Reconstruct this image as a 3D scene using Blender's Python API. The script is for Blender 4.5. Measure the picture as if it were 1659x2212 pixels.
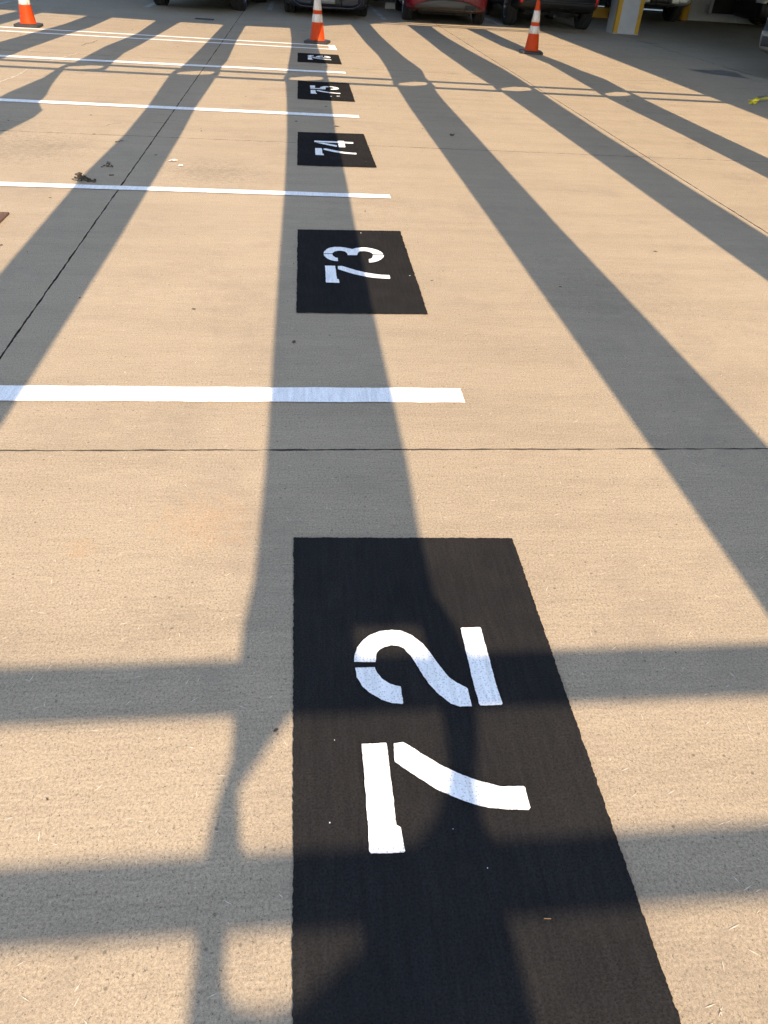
import bpy, bmesh, math, random
from mathutils import Vector, Matrix
from mathutils.bvhtree import BVHTree

random.seed(72)
scene = bpy.context.scene
for o in list(bpy.data.objects):
    bpy.data.objects.remove(o)
COL = scene.collection

# ------------------------------------------------------------------ camera
CAM_H = 1.28
cam_data = bpy.data.cameras.new('camera')
cam = bpy.data.objects.new('camera', cam_data)
COL.objects.link(cam)
scene.camera = cam
cam_data.sensor_fit = 'VERTICAL'
cam_data.sensor_height = 36.0
cam_data.lens = 1620.05 / 2212.0 * 36.0
cam_data.clip_start = 0.05
cam_data.clip_end = 2000
yaw, pitch, roll = math.radians(7.73716), math.radians(37.15037), math.radians(4.03293)
fwd = Vector((math.sin(yaw) * math.cos(pitch), math.cos(yaw) * math.cos(pitch), -math.sin(pitch)))
r0 = Vector((math.cos(yaw), -math.sin(yaw), 0))
u0 = r0.cross(fwd)
right = math.cos(roll) * r0 + math.sin(roll) * u0
up = right.cross(fwd)
rot = Matrix((right, up, -fwd)).transposed()
cam.matrix_world = Matrix.Translation((0, 0, CAM_H)) @ rot.to_4x4()

# ------------------------------------------------------------------ light
SUN_EL = math.radians(36.0)
SUN_AZ = math.radians(164.0)            # from +Y towards +X : behind the camera, to the right
sun_dir = Vector((math.sin(SUN_AZ) * math.cos(SUN_EL), math.cos(SUN_AZ) * math.cos(SUN_EL), math.sin(SUN_EL)))
world = bpy.data.worlds.new('World')
scene.world = world
world.use_nodes = True
wn = world.node_tree
sky = wn.nodes.new('ShaderNodeTexSky')
sky.sky_type = 'NISHITA'
sky.sun_disc = False
sky.sun_elevation = SUN_EL
sky.sun_rotation = SUN_AZ
sky.air_density = 1.0
sky.dust_density = 0.7
sky.ozone_density = 1.0
wn.links.new(sky.outputs[0], wn.nodes['Background'].inputs[0])
wn.nodes['Background'].inputs[1].default_value = 0.15
sl = bpy.data.lights.new('sun', 'SUN')
sl.energy = 3.15
sl.color = (1.0, 0.76, 0.52)
sl.angle = math.radians(0.30)
so = bpy.data.objects.new('sun', sl)
COL.objects.link(so)
so.rotation_euler = sun_dir.to_track_quat('Z', 'Y').to_euler()
so.location = (4, -14, 11)
scene.view_settings.view_transform = 'Standard'
scene.view_settings.look = 'None'
scene.view_settings.gamma = 1.0
scene.view_settings.use_curve_mapping = False
scene.view_settings.exposure = 1.84
scene.cycles.use_denoising = True
scene.cycles.denoising_prefilter = 'NONE'
scene.cycles.adaptive_threshold = 0.015
scene.cycles.max_bounces = 6
scene.cycles.diffuse_bounces = 3
scene.cycles.glossy_bounces = 3
scene.cycles.transmission_bounces = 2
scene.cycles.volume_bounces = 0

# ------------------------------------------------------------------ helpers
def link(name, me, parent=None, mat=None, smooth=False):
    o = bpy.data.objects.new(name, me)
    COL.objects.link(o)
    if parent is not None:
        o.parent = parent
    if mat is not None and me is not None and not me.materials:
        me.materials.append(mat)
    if smooth and me is not None:
        for p in me.polygons:
            p.use_smooth = True
    return o

def empty(name, loc=(0, 0, 0), rz=0.0):
    o = bpy.data.objects.new(name, None)
    o.empty_display_size = 0.2
    COL.objects.link(o)
    o.location = loc
    o.rotation_euler = (0, 0, rz)
    return o

def tag(o, label=None, cat=None, group=None, kind=None):
    if label: o['label'] = label
    if cat: o['category'] = cat
    if group: o['group'] = group
    if kind: o['kind'] = kind
    return o

def bm_mesh(bm, name='mesh'):
    bmesh.ops.recalc_face_normals(bm, faces=bm.faces)
    me = bpy.data.meshes.new(name)
    bm.to_mesh(me)
    bm.free()
    return me

def box_bm(bm, x0, x1, y0, y1, z0, z1, bevel=0.0):
    vs = [bm.verts.new(c) for c in ((x0,y0,z0),(x1,y0,z0),(x1,y1,z0),(x0,y1,z0),(x0,y0,z1),(x1,y0,z1),(x1,y1,z1),(x0,y1,z1))]
    fs = [bm.faces.new([vs[i] for i in f]) for f in ((3,2,1,0),(4,5,6,7),(0,1,5,4),(1,2,6,5),(2,3,7,6),(3,0,4,7))]
    if bevel > 0:
        es = list({e for f in fs for e in f.edges})
        bmesh.ops.bevel(bm, geom=es, offset=bevel, segments=2, affect='EDGES', profile=0.5)
    return vs

def box(name, x0, x1, y0, y1, z0, z1, mat, parent=None, bevel=0.0, smooth=False):
    bm = bmesh.new()
    box_bm(bm, x0, x1, y0, y1, z0, z1, bevel)
    return link(name, bm_mesh(bm, name), parent, mat, smooth)

def lathe_me(name, prof, seg=32, axis='Z', close=False):
    """prof: list of (r, h)"""
    bm = bmesh.new()
    rings = []
    for r, h in prof:
        ring = []
        for i in range(seg):
            a = 2 * math.pi * i / seg
            c, s = r * math.cos(a), r * math.sin(a)
            ring.append(bm.verts.new((c, s, h) if axis == 'Z' else (h, c, s)))
        rings.append(ring)
    n = len(rings)
    for k in range(n if close else n - 1):
        a, b = rings[k], rings[(k + 1) % n]
        for i in range(seg):
            j = (i + 1) % seg
            bm.faces.new((a[i], a[j], b[j], b[i]))
    if not close:
        for ring in (rings[0], rings[-1]):
            try: bm.faces.new(ring)
            except ValueError: pass
    me = bm_mesh(bm, name)
    for p in me.polygons:
        p.use_smooth = len(p.vertices) == 4
    return me

def sheet_me(name, polys, z, thick=0.0):
    """flat polygons (lists of (x,y)) at height z as one mesh"""
    bm = bmesh.new()
    for poly in polys:
        vs = [bm.verts.new((x, y, z)) for x, y in poly]
        f = bm.faces.new(vs)
        f.normal_update()
        if f.normal.z < 0: f.normal_flip()
    if thick:
        r = bmesh.ops.extrude_face_region(bm, geom=list(bm.faces))
        bmesh.ops.translate(bm, vec=(0, 0, -thick), verts=[v for v in r['geom'] if isinstance(v, bmesh.types.BMVert)])
        return bm_mesh(bm, name)
    bmesh.ops.triangulate(bm, faces=list(bm.faces))
    me = bpy.data.meshes.new(name)
    bm.to_mesh(me)
    bm.free()
    return me

def ragged(poly, step, amp, rnd, smooth=0.5):
    """resample a closed polygon and push its edge in and out a little, as rolled or sprayed paint"""
    out = []
    n = len(poly)
    for i in range(n):
        a, b = Vector(poly[i]), Vector(poly[(i + 1) % n])
        d = b - a
        L = d.length
        k = max(1, int(L / step))
        nrm = Vector((-d.y, d.x)) / max(L, 1e-6)
        w = 0.0
        for j in range(k):
            w = w * smooth + rnd.uniform(-amp, amp)
            p = a + d * (j / k)
            out.append(tuple(p + nrm * (w if j else w * 0.3)))
    return out

# ------------------------------------------------------------------ node helpers
class NT:
    def __init__(self, name):
        self.m = bpy.data.materials.new(name)
        self.m.use_nodes = True
        self.nt = self.m.node_tree
        self.b = self.nt.nodes['Principled BSDF']
        self.pos = None
        self.dim = '3D'
    def n(self, t, **kw):
        x = self.nt.nodes.new(t)
        for k, v in kw.items(): setattr(x, k, v)
        return x
    def l(self, a, b): self.nt.links.new(a, b)
    def P(self):
        if self.pos is None:
            self.pos = self.n('ShaderNodeNewGeometry').outputs['Position']
        return self.pos
    def O(self):
        return self.n('ShaderNodeTexCoord').outputs['Object']
    def map(self, vec, scale=(1,1,1), loc=(0,0,0), rz=0):
        m = self.n('ShaderNodeMapping')
        m.inputs['Scale'].default_value = scale
        m.inputs['Location'].default_value = loc
        m.inputs['Rotation'].default_value = (0, 0, rz)
        self.l(vec, m.inputs['Vector'])
        return m.outputs[0]
    def noise(self, vec, scale, detail=3, rough=0.55, dist=0):
        x = self.n('ShaderNodeTexNoise', noise_dimensions=self.dim)
        x.inputs['Scale'].default_value = scale
        x.inputs['Detail'].default_value = detail
        x.inputs['Roughness'].default_value = rough
        x.inputs['Distortion'].default_value = dist
        self.l(vec, x.inputs['Vector'])
        return x.outputs['Fac']
    def vor(self, vec, scale, rand=1.0):
        x = self.n('ShaderNodeTexVoronoi', voronoi_dimensions=self.dim)
        x.inputs['Scale'].default_value = scale
        x.inputs['Randomness'].default_value = rand
        self.l(vec, x.inputs['Vector'])
        return x
    def ramp(self, fac, stops):
        x = self.n('ShaderNodeValToRGB')
        e = x.color_ramp.elements
        while len(e) < len(stops): e.new(0.5)
        for i, (p, c) in enumerate(stops):
            e[i].position = p
            e[i].color = (c, c, c, 1) if isinstance(c, (int, float)) else (*c, 1)
        self.l(fac, x.inputs['Fac'])
        return x.outputs['Color']
    def mix(self, fac, a, b, mode='MIX'):
        x = self.n('ShaderNodeMix', data_type='RGBA', blend_type=mode)
        for s, v in ((x.inputs['Factor'], fac), (x.inputs['A'], a), (x.inputs['B'], b)):
            if isinstance(v, tuple): s.default_value = (*v, 1)
            elif isinstance(v, (int, float)): s.default_value = v
            else: self.l(v, s)
        return x.outputs['Result']
    def math(self, op, a, b=0.5, clamp=False):
        x = self.n('ShaderNodeMath', operation=op, use_clamp=clamp)
        for s, v in ((x.inputs[0], a), (x.inputs[1], b)):
            if isinstance(v, (int, float)): s.default_value = v
            else: self.l(v, s)
        return x.outputs[0]
    def blob(self, cx, cy, r, warp_fac, amount=0.6):
        """soft round mask about a world point, broken up by noise"""
        d = self.n('ShaderNodeVectorMath', operation='DISTANCE')
        self.l(self.P(), d.inputs[0]); d.inputs[1].default_value = (cx, cy, 0)
        q = self.math('DIVIDE', d.outputs['Value'], r)
        q = self.math('ADD', q, self.math('MULTIPLY', self.math('SUBTRACT', warp_fac, 0.5), 2 * amount))
        return self.math('SUBTRACT', 1.0, q, True)
    def bump(self, h, strength=0.3, dist=0.003):
        x = self.n('ShaderNodeBump')
        x.inputs['Strength'].default_value = strength
        x.inputs['Distance'].default_value = dist
        self.l(h, x.inputs['Height'])
        self.l(x.outputs[0], self.b.inputs['Normal'])
    def color(self, c):
        if isinstance(c, tuple): self.b.inputs['Base Color'].default_value = (*c, 1)
        else: self.l(c, self.b.inputs['Base Color'])
    def set(self, **kw):
        for k, v in kw.items():
            self.b.inputs[k.replace('_', ' ')].default_value = v

def simple(name, col, rough=0.5, metal=0.0, var=0.0, scale=20.0, coat=0.0, spec=0.5):
    t = NT(name)
    if var:
        f = t.noise(t.O(), scale, 4)
        t.color(t.mix(f, tuple(c * (1 - var) for c in col), tuple(min(1, c * (1 + var)) for c in col)))
    else:
        t.color(col)
    t.set(Roughness=rough, Metallic=metal)
    t.b.inputs['Coat Weight'].default_value = coat
    t.b.inputs['Specular IOR Level'].default_value = spec
    return t.m

def concrete_mat():
    t = NT('concrete_pavement')
    t.dim = '2D'
    P = t.P()
    big = t.noise(P, 0.55, 3, 0.62)
    grain = t.noise(P, 185, 4, 0.95)
    broom = t.noise(t.map(P, (9, 130, 1)), 1.0, 2, 0.6)
    drag = t.noise(t.map(P, (0.8, 6, 1)), 1.0, 3, 0.7)
    c = t.mix(big, (0.268, 0.222, 0.158), (0.326, 0.275, 0.198))
    c = t.mix(0.28, c, t.ramp(drag, [(0.25, 0.70), (0.6, 1.1)]), 'MULTIPLY')
    c = t.mix(0.25, c, t.ramp(broom, [(0.3, 0.72), (0.7, 1.25)]), 'MULTIPLY')
    c = t.mix(0.95, c, t.ramp(grain, [(0.33, 0.60), (0.5, 1.0), (0.67, 1.34)]), 'MULTIPLY')
    # exposed dark and pale sand grains
    sand = t.noise(t.map(P, (1, 1, 1), (3.7, 9.1, 0)), 130, 3, 0.8)
    dark = t.ramp(sand, [(0.30, 1), (0.37, 0)])
    pale = t.ramp(sand, [(0.66, 0), (0.74, 1)])
    c = t.mix(t.math('MULTIPLY', dark, 0.8), c, (0.075, 0.060, 0.048))
    c = t.mix(t.math('MULTIPLY', pale, 0.5), c, (0.56, 0.48, 0.37))
    # larger pits
    v3 = t.vor(P, 20)
    sp3 = t.math('MULTIPLY', t.ramp(v3.outputs['Distance'], [(0.04, 1), (0.085, 0)]), t.ramp(v3.outputs['Color'], [(0.80, 0), (0.82, 1)]))
    c = t.mix(t.math('MULTIPLY', sp3, 0.6), c, (0.05, 0.042, 0.035))
    # tyre-worn grey patches, faint rust marks
    wf = t.noise(P, 1.6, 5, 0.78)
    c = t.mix(t.ramp(wf, [(0.53, 0), (0.72, 0.4)]), c, (0.20, 0.166, 0.128))
    fine = t.noise(P, 26, 3, 0.8)
    for x, y, r, k in ((-0.27, 1.64, 0.15, 0.16), (-0.57, 1.525, 0.045, 0.18)):
        c = t.mix(t.math('MULTIPLY', t.blob(x, y, r, fine, 1.5), k, True), c, (0.40, 0.19, 0.06))
    for x, y, r, k in ((-0.30, 1.27, 0.15, 0.14), (1.52, 3.35, 0.45, 0.15), (-1.9, 5.9, 0.5, 0.35), (-0.6, 5.4, 0.35, 0.35), (-2.3, 6.6, 0.5, 0.3)):
        c = t.mix(t.math('MULTIPLY', t.blob(x, y, r, fine, 1.6), k, True), c, (0.105, 0.085, 0.066))
    t.color(c)
    t.set(Roughness=0.9)
    t.b.inputs['Specular IOR Level'].default_value = 0.2
    t.bump(grain, 0.35, 0.004)
    return t.m

def paint_mat(name, col, dirty, wear, rough=0.6, spec=0.3, grain=0.35, tint=0.0):
    t = NT(name)
    t.dim = '2D'
    P = t.P()
    g = t.noise(P, 210, 3, 0.7)
    m = t.noise(P, 5, 5, 0.65)
    roll = t.noise(t.map(P, (90, 7, 1)), 1.0, 3, 0.6)
    c = t.mix(t.ramp(m, [(0.35, 0), (0.75, 0.6)]), col, dirty)
    c = t.mix(0.5, c, t.ramp(roll, [(0.3, 0.78), (0.7, 1.2)]), 'MULTIPLY')
    c = t.mix(grain, c, t.ramp(g, [(0.3, 0.6), (0.7, 1.35)]), 'MULTIPLY')
    v = t.vor(P, 150)
    pick = t.ramp(v.outputs['Color'], [(0.46, 0), (0.5, 1)])
    sp = t.math('MULTIPLY', t.ramp(v.outputs['Distance'], [(0.14, 1), (0.30, 0)]), pick)
    c = t.mix(t.math('MULTIPLY', sp, 0.55), c, wear)
    t.color(c)
    t.set(Roughness=rough)
    t.b.inputs['Specular IOR Level'].default_value = spec
    t.bump(g, 0.5, 0.002)
    return t.m

M = {}
M['concrete'] = concrete_mat()
M['black_paint'] = paint_mat('black_traffic_paint', (0.0170, 0.0172, 0.0178), (0.0245, 0.0240, 0.0235), (0.009, 0.009, 0.009), 0.85, 0.0, 0.6)
M['white_paint'] = paint_mat('white_traffic_paint', (0.76, 0.78, 0.79), (0.70, 0.72, 0.73), (0.26, 0.25, 0.24), 0.6, 0.2, 0.22)
M['old_white'] = paint_mat('worn_white_paint', (0.42, 0.42, 0.40), (0.22, 0.21, 0.19), (0.16, 0.14, 0.11), 0.8, 0.2, 0.4)
M['joint'] = simple('joint_sealant', (0.034, 0.031, 0.028), 0.9, var=0.4, scale=60)
M['steel'] = simple('painted_steel', (0.55, 0.55, 0.54), 0.5, var=0.1, scale=4)
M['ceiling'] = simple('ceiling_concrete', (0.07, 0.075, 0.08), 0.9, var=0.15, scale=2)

# ------------------------------------------------------------------ pavement: slabs between sawn joints
ground = link('ground', sheet_me('ground', [[(-250, -250), (250, -250), (250, 250), (-250, 250)]], -0.30), None, M['concrete'])
tag(ground, kind='structure')
JX = [-16.85, -12.91, -8.97, -5.03, -1.09, 2.84, 6.79, 10.73, 14.67, 18.6]
JY = [-11.3, -6.87, -2.43, 2.00, 6.43, 10.86, 15.29, 19.72, 24.15, 28.6]
pave = box('pavement', -17.4, 19.2, -11.9, 29.2, -0.28, -0.030, M['joint'])
tag(pave, kind='structure')
rj = random.Random(5)
for i in range(len(JX) - 1):
    for j in range(len(JY) - 1):
        near = j in (2, 3, 4) and i in (3, 4, 5, 6)
        g = 0.0038
        x0, x1, y0, y1 = JX[i] + g, JX[i + 1] - g, JY[j] + g, JY[j + 1] - g
        poly = [(x0, y0), (x1, y0), (x1, y1), (x0, y1)]
        poly = ragged(poly, 0.02 if near else 0.06, 0.0020 if near else 0.003, rj, 0.5)
        s = link('slab', sheet_me('slab', [poly], 0.0, 0.05), pave, M['concrete'])
        s.data.materials.append(M['joint'])
        for f in s.data.polygons:
            if abs(f.normal.z) < 0.5: f.material_index = 1
# ------------------------------------------------------------------ overhead steel canopy and garage (above the frame; they shape the light)
TE = math.tan(SUN_EL)
SH = Vector((math.sin(SUN_AZ), math.cos(SUN_AZ)))   # ground direction towards the sun
PA, PB = 2.95, 0.030                               # canopy falls gently away: z = PA - PB*y

def lift(x, y, dz=0.0):
    t = (PA + dz - PB * y) / (TE + PB * SH.y)
    return (x + SH.x * t, y + SH.y * t, t * TE)

canopy = empty('canopy', (0, 0, 0))  # unseen; its plates take their shape from the shadows they cast
tag(canopy, kind='structure')

def plate(name, poly, dz=0.0, thick=0.006):
    bm = bmesh.new()
    vs = []
    for x, y in poly:
        vs.append(bm.verts.new(lift(x, y, dz)))
    f = bm.faces.new(vs)
    f.normal_update()
    if f.normal.z < 0: f.normal_flip()
    r = bmesh.ops.extrude_face_region(bm, geom=[f])
    bmesh.ops.translate(bm, vec=(0, 0, -thick), verts=[v for v in r['geom'] if isinstance(v, bmesh.types.BMVert)])
    return link(name, bm_mesh(bm, name), canopy, M['steel'])

def beam(left, right_):
    plate('beam', list(left) + list(reversed(right_)))

# beam outlines traced from the ground shadows, lifted towards the sun, far to near
beam([(-.133,17.6),(-.133,15.67),(-.096,13.9),(-.094,12.6),(-.121,10.9),(-.132,10.02)],
     [(.27,17.6),(.27,15.0),(.288,13.1),(.309,12.07),(.353,11.33),(.372,10.96),(.345,10.5),(.335,10.02)])
beam([(-.15,9.6),(-.132,9.25),(-.114,8.35),(-.095,6.76),(-.094,5.15),(-.104,3.75),(-.112,1.93),(-.124,1.41),(-.144,1.238)],
     [(.335,9.6),(.323,8.47),(.314,7.6),(.304,6.84),(.312,5.2),(.306,3.78),(.322,1.92),(.314,1.52),(.318,1.33),(.337,1.29),(.350,1.238)])
beam([(1.012,17.6),(1.012,16.96),(1.067,13.93),(1.134,12.33),(1.131,11.1),(1.105,10.02)],
     [(1.40,17.6),(1.41,15.2),(1.455,13.6),(1.499,12.3),(1.557,11.5),(1.584,11.04),(1.54,10.4),(1.545,10.02)])
beam([(1.10,9.6),(1.091,8.3),(1.102,7.0),(1.127,4.65),(1.145,2.15),(1.16,-3)],
     [(1.525,9.6),(1.507,8.8),(1.515,7.1),(1.523,4.37),(1.56,2.16),(1.58,-3)])
beam([(2.161,17.6),(2.182,15.1),(2.181,13.3),(2.211,12.0),(2.236,10.9),(2.29,10.02)],
     [(2.645,17.6),(2.627,15.6),(2.674,13.9),(2.732,12.6),(2.782,11.5),(2.79,10.02)])
beam([(2.305,9.6),(2.349,7.26),(2.40,3.6),(2.44,-3)], [(2.784,9.6),(2.769,7.35),(2.80,4.35),(2.84,-3)])
beam([(3.35,17.6),(3.424,14.6),(3.561,13.5),(3.652,12.4),(3.607,11.25),(3.57,10.02)],
     [(3.76,17.6),(3.777,16.2),(3.854,13.5),(3.929,12.7),(3.968,11.84),(4.05,11.1),(4.0,10.02)])
beam([(3.534,9.6),(3.546,8.76),(3.583,7.5),(3.64,-3)], [(3.99,9.6),(3.974,7.6),(4.02,-3)])
beam([(-1.266,17.6),(-1.266,15.5),(-1.292,12.86),(-1.321,11.04),(-1.35,10.02)],
     [(-.89,17.6),(-.892,15.4),(-.901,13.16),(-.885,11.9),(-.874,11.0),(-.90,10.4),(-.89,10.02)])
beam([(-1.39,9.6),(-1.383,9.17),(-1.335,7.68),(-1.325,6.5),(-1.36,5.3),(-1.343,3.46),(-1.35,-3)],
     [(-.90,9.6),(-.90,9.3),(-.925,7.78),(-.913,6.6),(-.92,4.03),(-.946,2.15),(-.95,-3)])
beam([(-2.40,17.6),(-2.40,15.56),(-2.366,13.4),(-2.495,11.7),(-2.513,10.4),(-2.525,10.02)],
     [(-2.0,17.6),(-2.0,15.45),(-2.07,13.1),(-2.118,11.87),(-2.158,11.16),(-2.127,10.27),(-2.12,10.02)])
beam([(-2.58,9.6),(-2.56,9.0),(-2.63,8.0),(-2.62,-3)],
     [(-2.50,9.6),(-2.46,9.2),(-2.375,8.54),(-2.285,8.0),(-2.249,7.6),(-2.135,7.28),(-2.122,6.97),(-2.18,6.35),(-2.16,-3)])
beam([(-3.56,17.6),(-3.567,15.8),(-3.578,14.2),(-3.669,12.9),(-3.766,11.6),(-3.75,10.02)],
     [(-3.14,17.6),(-3.143,15.7),(-3.142,13.9),(-3.218,12.9),(-3.297,11.0),(-3.306,10.02)])
beam([(-3.74,9.6),(-3.72,-3)], [(-3.31,9.6),(-3.30,-3)])
beam([(-4.71,17.6),(-4.76,14.9),(-4.86,10.02)], [(-4.31,17.6),(-4.346,14.5),(-4.42,10.02)])
beam([(-4.88,9.6),(-4.9,-3)], [(-4.44,9.6),(-4.46,-3)])
beam([(-5.9,17.6),(-6.1,10.02)], [(-5.5,17.6),(-5.65,10.02)])
beam([(-6.1,9.6),(-6.1,-3)], [(-5.66,9.6),(-5.66,-3)])
# open webs between the paired rails, shaped to the lit gaps in the shadow
for xl, xr in ((-.14,.335),(1.10,1.545),(2.30,2.785),(3.56,4.0),(-1.37,-.895),(-2.56,-2.11),(-3.74,-3.31),(-4.87,-4.43)):
    plate('web_post', [(xl-.028,9.585),(xl+.06,9.585),(xl+.035,9.70),(xl+.06,9.82),(xl+.26,9.99),(xl+.26,10.035),(xl+.0,10.035),(xl-.02,9.8)])
    plate('web_post', [(xr-.29,9.585),(xr+.01,9.585),(xr+.012,9.8),(xr+.005,10.035),(xr-.06,10.035),(xr-.05,9.86),(xr-.08,9.76),(xr-.28,9.63)])
plate('web_plate', [(-.142,1.24),(.110,1.24),(.116,1.12),(-.146,1.12)])
plate('web_plate', [(.270,1.24),(.352,1.24),(.368,1.12),(.277,1.12)])
plate('web_post', [(-.147,1.02),(-.012,1.02),(-.065,.937),(-.111,.856),(-.127,.827),(-.119,.734),(-.107,.68),(-.180,.68),(-.172,.755),(-.164,.81),(-.146,.888)])
plate('web_post', [(.283,1.01),(.358,1.01),(.344,.905),(.319,.811),(.319,.744),(.335,.67),(.135,.67),(.197,.706),(.237,.749),(.276,.855),(.279,.92)])
plate('web_post', [(-.178,.61),(-.129,.61),(-.130,.541),(-.132,.501),(-.115,.462),(-.181,.441),(-.178,.511)])
plate('beam', [(.104,.60),(.325,.60),(.337,.403),(.357,.245),(.36,-3),(-.175,-3),(-.175,.288),(-.181,.441),(-.115,.463),(-.067,.451),(-.019,.458),(.024,.49),(.077,.527)])
for y0, y1, yb0, yb1 in ((.996,1.143,.990,1.142),(.578,.702,.548,.690),(9.985,10.125,9.985,10.12),(9.515,9.655,9.515,9.65),(17.84,17.96,17.88,18.0),(17.45,17.57,17.60,17.72)):
    plate('rail', [(-7.5,y0),(0,y0*.7+yb0*.3),(5.2,yb0),(5.2,yb1),(0,y1*.7+yb1*.3),(-7.5,y1)], 0.012)

# garage: ceiling slab over the far row, storeys above the right-hand bays
garage = empty('garage_building', (7, 20, 0))
tag(garage, 'concrete parking garage over the dark bays at the top of the picture', 'garage')
GZ = 2.45
def shift(pts, z):
    t = z / TE
    return [(x + SH.x * t, y + SH.y * t) for x, y in pts]
def slab_poly(name, pts, z0, z1, mat):
    bm = bmesh.new()
    vs = [bm.verts.new((x - 7, y - 20, z1)) for x, y in pts]
    f = bm.faces.new(vs)
    f.normal_update()
    if f.normal.z < 0: f.normal_flip()
    r = bmesh.ops.extrude_face_region(bm, geom=[f])
    bmesh.ops.translate(bm, vec=(0, 0, z0 - z1), verts=[v for v in r['geom'] if isinstance(v, bmesh.types.BMVert)])
    return link(name, bm_mesh(bm, name), garage, mat)
GL = 6.2                                            # unseen left wing, set high so sky light reaches the far floor
front = [(-5.1,15.95),(-4.3,15.78),(-2.4,15.56),(-1.27,15.5),(-.13,15.6),(.6,16.5),(1.01,16.96),(1.41,17.3),(1.72,17.8),(2.26,18.2),(4.4,18.45),(5.0,18.5)]  # shade boundary on the floor that the wing edge is shaped to cast
edge = shift(front, GL)
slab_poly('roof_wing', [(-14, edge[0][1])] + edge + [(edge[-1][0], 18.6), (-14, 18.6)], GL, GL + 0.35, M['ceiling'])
ZT = 6.2
wx = shift([(4.42, 0)], ZT)[0][0]
cx = edge[-1][0] + 0.01
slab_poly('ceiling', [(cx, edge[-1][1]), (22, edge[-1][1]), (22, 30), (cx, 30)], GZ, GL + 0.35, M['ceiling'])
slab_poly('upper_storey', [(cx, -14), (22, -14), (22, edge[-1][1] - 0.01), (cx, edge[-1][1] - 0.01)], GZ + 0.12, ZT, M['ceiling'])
slab_poly('shade_beam', [(cx + 0.02, -13.9), (cx + 0.42, -13.9), (cx + 0.42, 23), (cx + 0.02, 23)], 1.92, GZ - 0.01, M['ceiling'])  # unseen beam added to keep sky light off the right-hand floor
slab_poly('bay_shade_slab', [(-14, 20.8), (cx - 0.01, 20.8), (cx - 0.01, 26.5), (-14, 26.5)], 2.28, 2.5, M['ceiling'])  # unseen low slab added to block light from above the parked cars
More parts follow.
